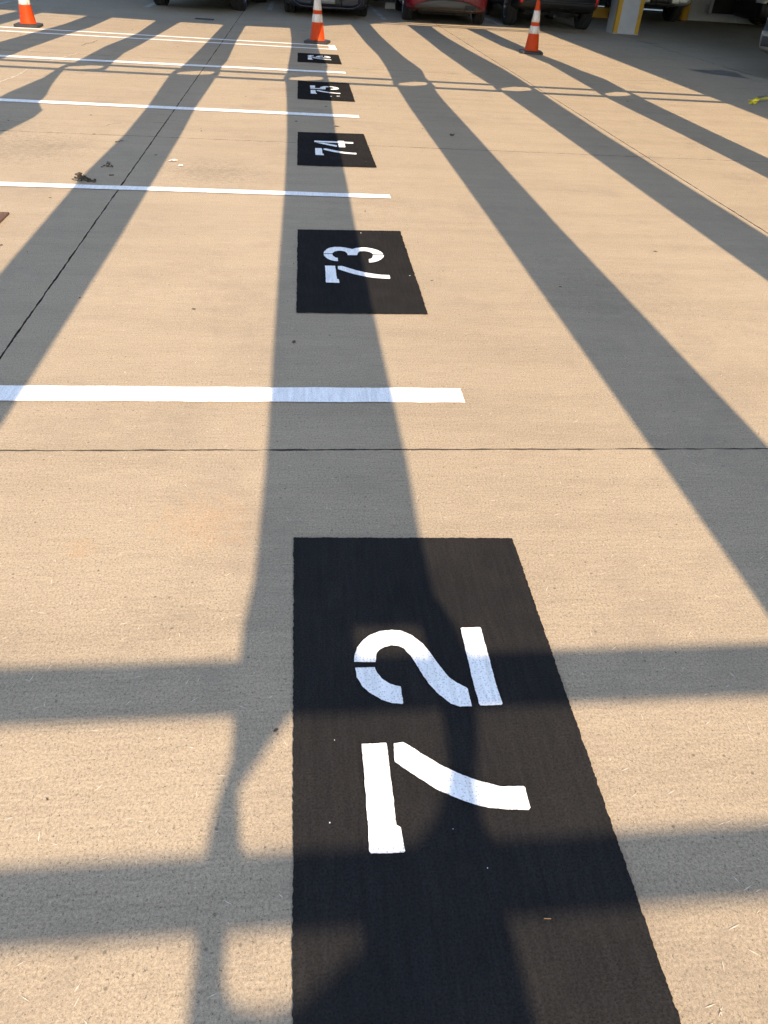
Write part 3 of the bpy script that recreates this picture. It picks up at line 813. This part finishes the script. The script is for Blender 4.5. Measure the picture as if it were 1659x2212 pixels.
tag(t, 'round yellow bollard at the end of the pale block wall', 'bollard')
me = lathe_me('post', [(.135, 0), (.135, 1.0), (.12, 1.06), (.07, 1.10), (.01, 1.115)], 28); link('post', me, t, M['yellow'])
link('foot_ring', lathe_me('foot_ring', [(.16, 0), (.16, .012), (.137, .016)], 28), t, M['dark_iron'])
t = empty('kerb_block', (8.08, 23.45, 0))
tag(t, 'low yellow painted kerb block behind the dark car', 'kerb block')
box('block_body', -.25, .25, -.10, .14, 0, .22, M['yellow'], t, .015)
box('block_cap', -.23, .23, -.08, .12, .221, .235, M['yellow'], t, .006)
t = empty('back_wall', (-2, 24.4, 0))
tag(t, 'dark teal wall behind the parked cars', 'wall')
box('wall_face', -14, 8.75, .3, .5, 0, 1.15, M['teal'], t)
box('wall_plinth', -14, 8.75, .26, .298, 0, .14, M['teal'], t, .01)
box('wall_coping', -14, 8.75, .27, .53, 1.152, 1.22, M['block'], t, .01)
box('upper_wall', 8.76, 9.0, .3, 5.0, 0, GZ - .004, M['teal'], t)
box('recess_wall', 8.76, 21.0, 5.01, 5.2, 0, GZ - .004, M['teal'], t)
t = empty('wheel_stop', (2.88, 21.95, 0))
tag(t, 'pale concrete wheel stop showing left of the red car', 'wheel stop')
bm = bmesh.new()
prof = [(-.085, 0), (.085, 0), (.07, .09), (.04, .12), (-.04, .12), (-.07, .09)]
A = [bm.verts.new((-.75, y, z)) for y, z in prof]; B = [bm.verts.new((.75, y, z)) for y, z in prof]
for i in range(6): bm.faces.new((A[i], A[(i + 1) % 6], B[(i + 1) % 6], B[i]))
bm.faces.new(A); bm.faces.new(B)
link('stop_body', bm_mesh(bm, 'stop_body'), t, simple('pale_concrete', (0.45, 0.44, 0.42), 0.85, var=0.2, scale=12))
for x in (-.5, .05):
    link('anchor_pin', lathe_me('anchor_pin', [(.012, .118), (.012, .126), (.004, .128)], 12), t, M['dark_iron']).location = (x, 0, 0)
# ------------------------------------------------------------------ parked cars
def paint(name, col, rough=0.28):
    t = NT(name)
    f = t.noise(t.O(), 3.0, 4)
    dust = t.noise(t.O(), 40, 5, 0.7)
    c = t.mix(t.math('MULTIPLY', t.ramp(dust, [(0.45, 0), (0.8, 1)]), 0.04), col, (0.06, 0.055, 0.05))
    t.color(c)
    t.set(Roughness=rough)
    t.b.inputs['Coat Weight'].default_value = 0.15
    t.b.inputs['Specular IOR Level'].default_value = 0.25
    t.b.inputs['Coat Roughness'].default_value = 0.06
    return t.m
M['tyre'] = simple('tyre_rubber', (0.006, 0.006, 0.006), 0.9, var=0.35, scale=30)
M['alloy'] = simple('alloy', (0.22, 0.22, 0.23), 0.3, metal=0.9)
M['dark_alloy'] = simple('dark_alloy', (0.10, 0.10, 0.105), 0.35, metal=0.8)
M['trim'] = simple('black_plastic', (0.007, 0.007, 0.008), 0.7, var=0.2, scale=60)
M['grey_trim'] = simple('grey_plastic', (0.020, 0.019, 0.018), 0.5, var=0.2, scale=40)
M['beige_trim'] = simple('satin_bezel', (0.11, 0.10, 0.088), 0.45, var=0.15, scale=30)
M['silver'] = simple('satin_silver', (0.20, 0.22, 0.23), 0.35, metal=0.6)
M['chrome'] = simple('chrome', (0.7, 0.7, 0.7), 0.12, metal=1.0)
M['glass'] = simple('dark_glass', (0.012, 0.014, 0.015), 0.05, spec=0.8)
M['red_lens'] = simple('red_lens', (0.45, 0.012, 0.008), 0.2, coat=0.5)
M['clear_lens'] = simple('clear_lens', (0.55, 0.56, 0.57), 0.12, coat=0.5)
M['plate'] = simple('plate_white', (0.16, 0.165, 0.16), 0.4)
M['under'] = simple('underbody', (0.003, 0.003, 0.003), 0.9)

def interp(keys, t):
    for (a, va), (b, vb) in zip(keys, keys[1:]):
        if t <= b:
            f = (t - a) / (b - a)
            f = max(0.0, min(1.0, f))
            return va + (vb - va) * f
    return keys[-1][1]

TYPES = {
 'sedan':  dict(top=[(-1,.86),(-.8,.96),(-.3,.95),(.3,.93),(.55,.90),(.85,.76),(1,.64)], cab=(-.62,-.32,.12,.52), roof=1.44),
 'hatch':  dict(top=[(-1,.90),(-.8,.98),(-.3,.97),(.3,.94),(.55,.92),(.85,.80),(1,.68)], cab=(-.95,-.68,.10,.50), roof=1.48),
 'suv':    dict(top=[(-1,1.02),(-.85,1.08),(-.3,1.08),(.3,1.06),(.5,1.04),(.85,.96),(1,.84)], cab=(-.96,-.80,.10,.45), roof=1.70),
 'pickup': dict(top=[(-1,1.20),(-.85,1.22),(-.3,1.22),(.3,1.20),(.5,1.18),(.85,1.12),(1,1.0)], cab=(-.35,-.25,.15,.42), roof=1.92),
}

def wheel_meshes(R, tw, spokes, rim_mat):
    k = tw / 2
    tyre = lathe_me('tyre', [(R*.60,-k*.80),(R*.66,-k*.97),(R*.80,-k*1.04),(R*.93,-k*.99),(R*.985,-k*.84),(R,-k*.5),(R,-k*.12),(R*.985,-k*.10),(R*.985,k*.10),(R,k*.12),(R,k*.5),(R*.985,k*.84),(R*.93,k*.99),(R*.80,k*1.04),(R*.66,k*.97),(R*.60,k*.80)], 48, 'X', close=True)
    tyre.materials.append(M['tyre'])
    bm = bmesh.new()
    seg = 40
    pr = [(R*.645, k*.90), (R*.625, k*.96), (R*.60, k*.86), (R*.58, k*.3), (R*.58, -k*.8)]
    rings = [[bm.verts.new((h_, r*math.cos(2*math.pi*i/seg), r*math.sin(2*math.pi*i/seg))) for i in range(seg)] for r, h_ in pr]
    for a, b in zip(rings, rings[1:]):
        for i in range(seg): bm.faces.new((a[i], a[(i+1) % seg], b[(i+1) % seg], b[i]))
    for s in range(spokes):
        for off in (-.085, .085):
            a0 = 2*math.pi*s/spokes
            vs = []
            for rr_, wd, xx in ((R*.10, .030, k*.62), (R*.60, .020, k*.86)):
                for sgn in (-1, 1):
                    for dx in (0, -.03):
                        ang = a0 + (off if rr_ > R*.3 else off*1.4)
                        ca, sa = math.cos(ang), math.sin(ang)
                        vs.append(bm.verts.new((xx+dx, rr_*ca - sgn*wd*.5*sa, rr_*sa + sgn*wd*.5*ca)))
            for f in ((0,2,6,4),(1,5,7,3),(0,4,5,1),(2,3,7,6),(4,6,7,5),(0,1,3,2)):
                bm.faces.new([vs[i] for i in f])
    rim = bm_mesh(bm, 'rim'); rim.materials.append(rim_mat)
    hub = lathe_me('hub', [(R*.16, k*.5), (R*.16, k*.66), (R*.13, k*.72), (R*.04, k*.74)], 20, 'X'); hub.materials.append(rim_mat)
    disc = lathe_me('brake_disc', [(R*.46, k*.05), (R*.46, k*.12), (R*.12, k*.13)], 28, 'X'); disc.materials.append(M['dark_alloy'])
    return tyre, rim, hub, disc

class Car:
    def __init__(s, name, label, cat, kind, body_mat, L, W, clear, R, tw, yf, yr, spokes=5, rim_mat=None, end_lift=.05, group='parked cars'):
        T = TYPES[kind]
        s.L, s.W, s.R = L, W, R
        s.root = empty(name)
        tag(s.root, label, cat, group)
        st = [-1,-.975,-.92,-.8,-.6,-.3,0,.3,.6,.8,.92,.975,1]
        wk = [(0,1.0),(.75,1.0),(.9,.965),(.97,.90),(1,.80)]
        bm = bmesh.new()
        rings = []
        for t in st:
            a = abs(t)
            w = W / 2 * interp(wk, a)
            zb = clear + end_lift * interp([(0,0),(.7,0),(.9,.35),(1,1)], a)
            zt = interp(T['top'], t)
            zm = zb + (zt - zb) * .48
            hp = [(0,zb),(.72*w,zb),(.95*w,zb+.025),(.985*w,zb+.12),(w,zm),(.985*w,zt-.12),(.90*w,zt-.01),(.5*w,zt+.02),(0,zt+.03)]
            ring = [(x, z) for x, z in hp] + [(-x, z) for x, z in hp[-2:0:-1]]
            rings.append([bm.verts.new((x, t * L / 2, z)) for x, z in ring])
        n = len(rings[0])
        for a, b in zip(rings, rings[1:]):
            for i in range(n): bm.faces.new((a[i], a[(i+1) % n], b[(i+1) % n], b[i]))
        for ring in (rings[0], rings[-1]):
            m = n // 2
            # grid-like caps: pair left and right points
            for i in range(m):
                a, b, c, d = ring[i], ring[(i+1) % n], ring[(n-i-1) % n], ring[(n-i) % n]
                vs = []
                for v in (a, b, c, d):
                    if v not in vs: vs.append(v)
                if len(vs) >= 3: bm.faces.new(vs)
        me = bm_mesh(bm, 'body')
        tmp = bpy.data.objects.new('body_tmp', me); COL.objects.link(tmp)
        sub = tmp.modifiers.new('s', 'SUBSURF'); sub.levels = 2; sub.render_levels = 2
        cut = bmesh.new()
        for y in (yf, yr):
            for sg in (-1, 1):
                seg = 32; rc = R + .055
                x0, x1 = sg * (W/2 - tw - .09), sg * (W/2 + .3)
                A = [cut.verts.new((x0, y + rc*math.cos(2*math.pi*i/seg), R + rc*math.sin(2*math.pi*i/seg))) for i in range(seg)]
                B = [cut.verts.new((x1, y + rc*math.cos(2*math.pi*i/seg), R + rc*math.sin(2*math.pi*i/seg))) for i in range(seg)]
                for i in range(seg): cut.faces.new((A[i], A[(i+1) % seg], B[(i+1) % seg], B[i]))
                cut.faces.new(A); cut.faces.new(B)
        cme = bm_mesh(cut, 'cut')
        co = bpy.data.objects.new('cut_tmp', cme); COL.objects.link(co)
        bo = tmp.modifiers.new('b', 'BOOLEAN'); bo.object = co; bo.operation = 'DIFFERENCE'; bo.solver = 'EXACT'
        dg = bpy.context.evaluated_depsgraph_get()
        bme_ = bpy.data.meshes.new_from_object(tmp.evaluated_get(dg))
        bpy.data.objects.remove(tmp); bpy.data.objects.remove(co)
        bme_.materials.clear(); bme_.materials.append(body_mat)
        for p in bme_.polygons: p.use_smooth = True
        bme_.name = 'body'
        s.body = link('body', bme_, s.root)
        es = s.body.modifiers.new('e', 'EDGE_SPLIT'); es.split_angle = math.radians(38)
        s.bvh = BVHTree.FromPolygons([v.co.copy() for v in bme_.vertices], [tuple(p.vertices) for p in bme_.polygons])
        # cabin
        r_, rt, ft, f_ = [c * L / 2 for c in T['cab']]
        zr = T['roof']
        zb_r, zb_f = interp(T['top'], T['cab'][0]), interp(T['top'], T['cab'][3])
        wb, wt = W/2*.90, W/2*.68
        bm = bmesh.new()
        lo = [(-wb, r_, zb_r-.05), (wb, r_, zb_r-.05), (wb, f_, zb_f-.05), (-wb, f_, zb_f-.05)]
        hi = [(-wt, rt, zr-.03), (wt, rt, zr-.03), (wt, ft, zr-.03), (-wt, ft, zr-.03)]
        vs = [bm.verts.new(c) for c in lo + hi]
        for f in ((0,1,5,4),(1,2,6,5),(2,3,7,6),(3,0,4,7),(4,5,6,7)): bm.faces.new([vs[i] for i in f])
        link('windows', bm_mesh(bm, 'windows'), s.root, M['glass'])
        bm = bmesh.new()
        box_bm(bm, -wt-.03, wt+.03, rt-.03, ft+.03, zr-.035, zr+.01, .018)
        link('roof', bm_mesh(bm, 'roof'), s.root, body_mat)
        for i in range(4):
            a, b = Vector(lo[i]), Vector(hi[i])
            bm = bmesh.new()
            d = .045
            q1 = [bm.verts.new(a + Vector((dx, dy, 0))) for dx, dy in ((-d,-d),(d,-d),(d,d),(-d,d))]
            q2 = [bm.verts.new(b + Vector((dx, dy, 0))) for dx, dy in ((-d,-d),(d,-d),(d,d),(-d,d))]
            for k in range(4): bm.faces.new((q1[k], q1[(k+1) % 4], q2[(k+1) % 4], q2[k]))
            bm.faces.new(q1); bm.faces.new(q2)
            link('roof_pillar', bm_mesh(bm, 'roof_pillar'), s.root, body_mat)
        # wheels
        tyre, rim, hub, disc = wheel_meshes(R, tw, spokes, rim_mat or M['alloy'])
        for y in (yf, yr):
            for sg in (-1, 1):
                w_ = link('wheel', tyre, s.root)
                w_.location = (sg * (W/2 - tw/2 - .012), y, R - .004)
                w_.rotation_euler = (0, 0, 0 if sg > 0 else math.pi)
                for nm, mm in (('rim', rim), ('hub', hub), ('brake_disc', disc)):
                    link(nm, mm, w_)
        # underside
        bm = bmesh.new()
        box_bm(bm, -W/2+tw+.12, W/2-tw-.12, -L/2+.55, L/2-.55, clear-.03, clear+.12, .03)
        for y in (yf, yr):
            box_bm(bm, -W/2+.1, W/2-.1, y-.04, y+.04, R-.05, R+.05)
        link('underbody', bm_mesh(bm, 'underbody'), s.root, M['under'])
        for sg in (-1, 1):
            bm = bmesh.new()
            box_bm(bm, sg*(W/2*.93)-.10, sg*(W/2*.93)+.10, r_*.0+.35*L/2-.0, .35*L/2+.16, zb_f+.06, zb_f+.20, .04)
            link('mirror', bm_mesh(bm, 'mirror'), s.root, body_mat)
    def patch(s, name, x0, x1, zlo, zhi, end, mat, off=.006, nx=16, nz=4, thick=.008, parent=None):
        """panel that follows the body's front (end=1) or rear (end=-1) surface"""
        bm = bmesh.new()
        g = []
        for i in range(nx + 1):
            x = x0 + (x1 - x0) * i / nx
            a = zlo(x) if callable(zlo) else zlo
            b = zhi(x) if callable(zhi) else zhi
            row = []
            for j in range(nz + 1):
                z = a + (b - a) * j / nz
                hit = s.bvh.ray_cast(Vector((x, end * 10, z)), Vector((0, -end, 0)))
                y = hit[0].y if hit[0] is not None and abs(hit[0].y) > s.L * .36 else None
                row.append((x, y, z))
            g.append(row)
        V = {}
        for i, row in enumerate(g):
            for j, (x, y, z) in enumerate(row):
                if y is not None: V[i, j] = bm.verts.new((x, y + end * off, z))
        for i in range(nx):
            for j in range(nz):
                k = [(i, j), (i+1, j), (i+1, j+1), (i, j+1)]
                if all(q_ in V for q_ in k): bm.faces.new([V[q_] for q_ in k])
        me = bm_mesh(bm, name)
        o = link(name, me, parent or s.root, mat, True)
        m = o.modifiers.new('t', 'SOLIDIFY'); m.thickness = thick; m.offset = 0
        return o
    def side(s, name, y0, y1, zlo, zhi, sg, mat, off=.004, ny=14, nz=5, thick=.006, parent=None):
        bm = bmesh.new(); V = {}
        for i in range(ny + 1):
            y = y0 + (y1 - y0) * i / ny
            for j in range(nz + 1):
                z = zlo + (zhi - zlo) * j / nz
                hit = s.bvh.ray_cast(Vector((sg * 10, y, z)), Vector((-sg, 0, 0)))
                if hit[0] is not None and abs(hit[0].x) > s.W * .40: V[i, j] = bm.verts.new((hit[0].x + sg * off, y, z))
        for i in range(ny):
            for j in range(nz):
                k = [(i, j), (i+1, j), (i+1, j+1), (i, j+1)]
                if all(q_ in V for q_ in k): bm.faces.new([V[q_] for q_ in k])
        o = link(name, bm_mesh(bm, name), parent or s.root, mat, True)
        m = o.modifiers.new('t', 'SOLIDIFY'); m.thickness = thick; m.offset = 0
        return o
    def doors(s, mat, ys, z0, z1):
        for sg in (-1, 1):
            for a, b in ys:
                d = s.side('door', a + .006, b - .006, z0, z1, sg, mat, off=.003)
                s.side('door_handle', a + .08, a + .24, z1 - .13, z1 - .10, sg, mat, off=.02, ny=4, nz=1, thick=.02, parent=d)
    def tube(s, name, x, y, z, r, length, mat, parent=None):
        me = lathe_me(name, [(r*.86, 0), (r, 0), (r, length), (r*.86, length), (r*.86, .01)], 24)
        o = link(name, me, parent or s.root, mat)
        o.rotation_euler = (math.radians(90), 0, 0); o.location = (x, y, z)
        return o
    def place(s, x, y, rz):
        s.root.location = (x, y, 0); s.root.rotation_euler = (0, 0, rz)

# --- red hatchback, rear to the camera
RED = paint('red_car_paint', (0.105, 0.004, 0.010))
c = Car('red_car', 'dark red car with twin exhaust tips at its right rear', 'car', 'hatch', RED, 4.45, 1.75, .175, .325, .205, 1.32, -1.36, 5, M['alloy'], .11)
arch = lambda x: .268 + .17 * max(0.0, 1 - (abs(x) / .72) ** 2.6) if abs(x) < .72 else .268
dif = c.patch('diffuser', -.70, .70, lambda x: .245 + .02 * (abs(x) / .70) ** 2, arch, -1, M['grey_trim'], .006, 28, 5)
c.patch('diffuser_edge', -.72, .72, lambda x: arch(x * .98) + .004, lambda x: arch(x * .98) + .022, -1, RED, .016, 28, 1, .02, dif)
c.patch('bumper_lip', -.58, .58, .236, .248, -1, M['trim'], .02, 20, 1, .03)
for dx in (.40, .505):
    c.tube('exhaust_tip', dx, -2.10, .298, .040, .13, M['dark_alloy'])
c.patch('exhaust_surround', .34, .57, .250, .350, -1, M['trim'], .014, 6, 3, .01)
c.patch('number_plate', -.26, .26, .56, .67, -1, M['plate'], .012, 6, 1)
for sg in (-1, 1):
    c.patch('tail_lamp', sg * .42, sg * .78, .70, .84, -1, M['red_lens'], .008, 8, 3)
    c.patch('reflector', sg * .56, sg * .70, .51, .53, -1, M['red_lens'], .006, 6, 1)
    c.side('sill_trim', -.95, .92, .175, .235, sg, M['trim'], .008)
    c.side('sill_strip', -.55, -.20, .248, .262, sg, M['silver'], .012, 6, 1)
c.doors(RED, [(-.62, .05), (.07, .80)], .27, .93)
bm = bmesh.new(); box_bm(bm, .22, .50, -1.90, -1.62, .16, .25, .04); link('muffler', bm_mesh(bm, 'muffler'), c.root, M['under'])
c.place(3.14, 18.88 + 1.36, math.radians(-3.0))

# --- dark sports utility car, rear to the camera
SUV = paint('black_blue_paint', (0.004, 0.005, 0.007), .4)
c = Car('dark_utility_car', 'large dark car with red rear reflectors beside the white pillar', 'car', 'suv', SUV, 4.75, 1.88, .27, .37, .225, 1.40, -1.40, 6, M['alloy'], .18)
c.patch('lower_bumper', -.84, .84, .38, .50, -1, M['trim'], .006, 24, 3)
c.patch('bumper_step', -.76, .76, .505, .52, -1, M['grey_trim'], .02, 20, 1, .03)
c.tube('exhaust_tip', .0, -2.05, .245, .026, .12, M['dark_alloy'])
bm = bmesh.new(); box_bm(bm, -.05, .38, -1.95, -1.55, .22, .34, .05); link('muffler', bm_mesh(bm, 'muffler'), c.root, M['under'])
c.patch('tow_eye', .05, .22, .385, .40, -1, M['grey_trim'], .012, 4, 1)
c.patch('number_plate', -.26, .26, .66, .77, -1, M['plate'], .012, 6, 1)
for sg in (-1, 1):
    c.patch('reflector', sg * .76, sg * .82, .46, .62, -1, M['red_lens'], .010, 4, 4)
    c.patch('tail_lamp', sg * .62, sg * .88, .84, 1.0, -1, M['red_lens'], .008, 6, 3)
    c.side('sill_trim', -.95, .95, .28, .38, sg, M['trim'], .010)
    c.side('sill_strip', -.60, -.30, .30, .315, sg, M['silver'], .018, 6, 1)
c.doors(SUV, [(-.62, .12), (.14, .90)], .40, 1.02)
c.place(5.43, 19.15 + 1.40, math.radians(-1.5))

# --- dark blue sedan, nose to the camera
BLUE = paint('dark_blue_paint', (0.003, 0.006, 0.016), .4)
c = Car('dark_blue_car', 'low dark blue car behind the middle traffic cone', 'car', 'sedan', BLUE, 4.70, 1.75, .135, .325, .215, 1.42, -1.40, 5, M['dark_alloy'], .02)
smile = lambda x: .175 + .10 * max(0, (abs(x) - .42) / .26) ** 2.5
gr = c.patch('lower_grille', -.66, .66, lambda x: smile(x) + .012, lambda x: .40 - .06 * abs(x), 1, BLUE, .003, 26, 4, .004)
c.patch('grille_edge', -.68, .68, lambda x: smile(x) - .004, lambda x: smile(x) + .004, 1, M['dark_alloy'], .010, 40, 1, .008, gr)
c.patch('air_intake', -.30, .33, .205, .40, 1, M['trim'], .008, 10, 3, .006, gr)
c.patch('intake_bar', .315, .325, .20, .40, 1, M['grey_trim'], .016, 1, 3, .008, gr)
c.patch('number_plate', -.16, .15, .240, .345, 1, M['plate'], .022, 6, 1)
c.patch('front_lip', -.70, .70, .128, .142, 1, M['trim'], .012, 24, 1, .03)
for sg in (-1, 1):
    c.patch('headlamp', sg * .46, sg * .82, .56, .66, 1, M['clear_lens'], .008, 8, 2)
    c.patch('side_intake', sg * .72, sg * .80, .20, .33, 1, M['grey_trim'], .006, 4, 3)
c.doors(BLUE, [(-.75, .05), (.07, .92)], .27, .90)
c.place(.60, 19.10 + 1.42, math.pi)

# --- black car at the top left, nose to the camera
BLK = paint('black_paint_car', (0.008, 0.008, 0.009), .3)
c = Car('black_car', 'black car at the top left, mostly its tyres in view', 'car', 'suv', BLK, 4.65, 1.86, .20, .355, .245, 1.40, -1.38, 5, M['alloy'], .05)
c.patch('lower_grille', -.60, .60, .30, .50, 1, M['trim'], .006, 18, 3)
c.patch('number_plate', -.26, .26, .52, .63, 1, M['plate'], .012, 6, 1)
for sg in (-1, 1): c.patch('headlamp', sg * .50, sg * .84, .72, .84, 1, M['clear_lens'], .008, 8, 2)
c.doors(BLK, [(-.70, .08), (.10, .90)], .34, 1.02)
c.place(-1.80, 18.80 + 1.40, math.pi + math.radians(-7))

# --- pickup behind the pillar, nose to the camera
TRK = paint('dark_grey_truck_paint', (0.014, 0.015, 0.017), .35)
c = Car('pickup_truck', 'dark pickup with a pale silver front bumper behind the pillar', 'truck', 'pickup', TRK, 5.4, 1.94, .36, .40, .225, 1.75, -1.72, 6, M['dark_alloy'], .04)
bmp = c.patch('front_bumper', -.92, .92, lambda x: .405 if abs(x) > .42 else .42, .62, 1, M['silver'], .03, 30, 5, .04)
c.patch('bumper_recess', -.30, .30, .43, .56, 1, M['trim'], .056, 8, 3, .01, bmp)
c.patch('number_plate', -.15, .15, .445, .55, 1, M['grey_trim'], .068, 6, 1, .008)
c.patch('skid_plate', -.6, .6, .375, .40, 1, M['trim'], .01, 14, 1, .03)
for sg in (-1, 1):
    c.patch('fog_lamp', sg * .50, sg * .72, .47, .52, 1, M['clear_lens'], .058, 5, 1, .008, bmp)
    c.patch('headlamp', sg * .60, sg * .90, .78, .95, 1, M['clear_lens'], .008, 6, 2)
c.doors(TRK, [(-.5, .2), (.22, .95)], .45, 1.15)
c.place(9.13, 23.45 + 1.75, math.pi + math.radians(3))

# --- dark car by the block wall, side on
DRK = paint('black_side_paint', (0.006, 0.006, 0.008), .4)
c = Car('dark_sedan', 'dark car parked side on before the pale block wall', 'car', 'sedan', DRK, 4.55, 1.80, .16, .33, .22, 1.38, -1.36, 5, M['dark_alloy'], .03)
c.patch('lower_grille', -.6, .6, .24, .42, 1, M['trim'], .006, 18, 3)
for sg in (-1, 1):
    c.patch('headlamp', sg * .46, sg * .80, .56, .66, 1, M['clear_lens'], .008, 8, 2)
    c.side('side_marker', 1.88, 1.98, .47, .50, sg, M['silver'], .006, 3, 1)
c.doors(DRK, [(-.72, .05), (.07, .88)], .27, .90)
c.place(14.45, 23.62, math.radians(90))

# --- car cut by the right edge
RGT = paint('slate_blue_paint', (0.008, 0.013, 0.020), .35)
c = Car('slate_blue_car', 'slate blue car nose with a pale fog lamp bezel at the right edge', 'car', 'suv', RGT, 4.50, 1.84, .24, .345, .235, 1.36, -1.34, 5, M['alloy'], .10)
bz = c.patch('lower_bumper', -.90, .90, .28, .62, 1, M['trim'], .005, 26, 4)
for sg in (-1, 1):
    f = c.patch('fog_bezel', sg * .50, sg * .82, .34, .58, 1, M['beige_trim'], .016, 10, 5, .016)
    c.patch('fog_recess', sg * .57, sg * .75, .40, .52, 1, M['dark_iron'], .026, 6, 3, .006, f)
    c.patch('headlamp', sg * .46, sg * .82, .72, .84, 1, M['clear_lens'], .008, 8, 2)
c.patch('grille', -.42, .42, .64, .80, 1, M['trim'], .008, 12, 3)
c.doors(RGT, [(-.68, .08), (.10, .88)], .36, 1.0)
c.place(8.95, 12.5, math.radians(118))
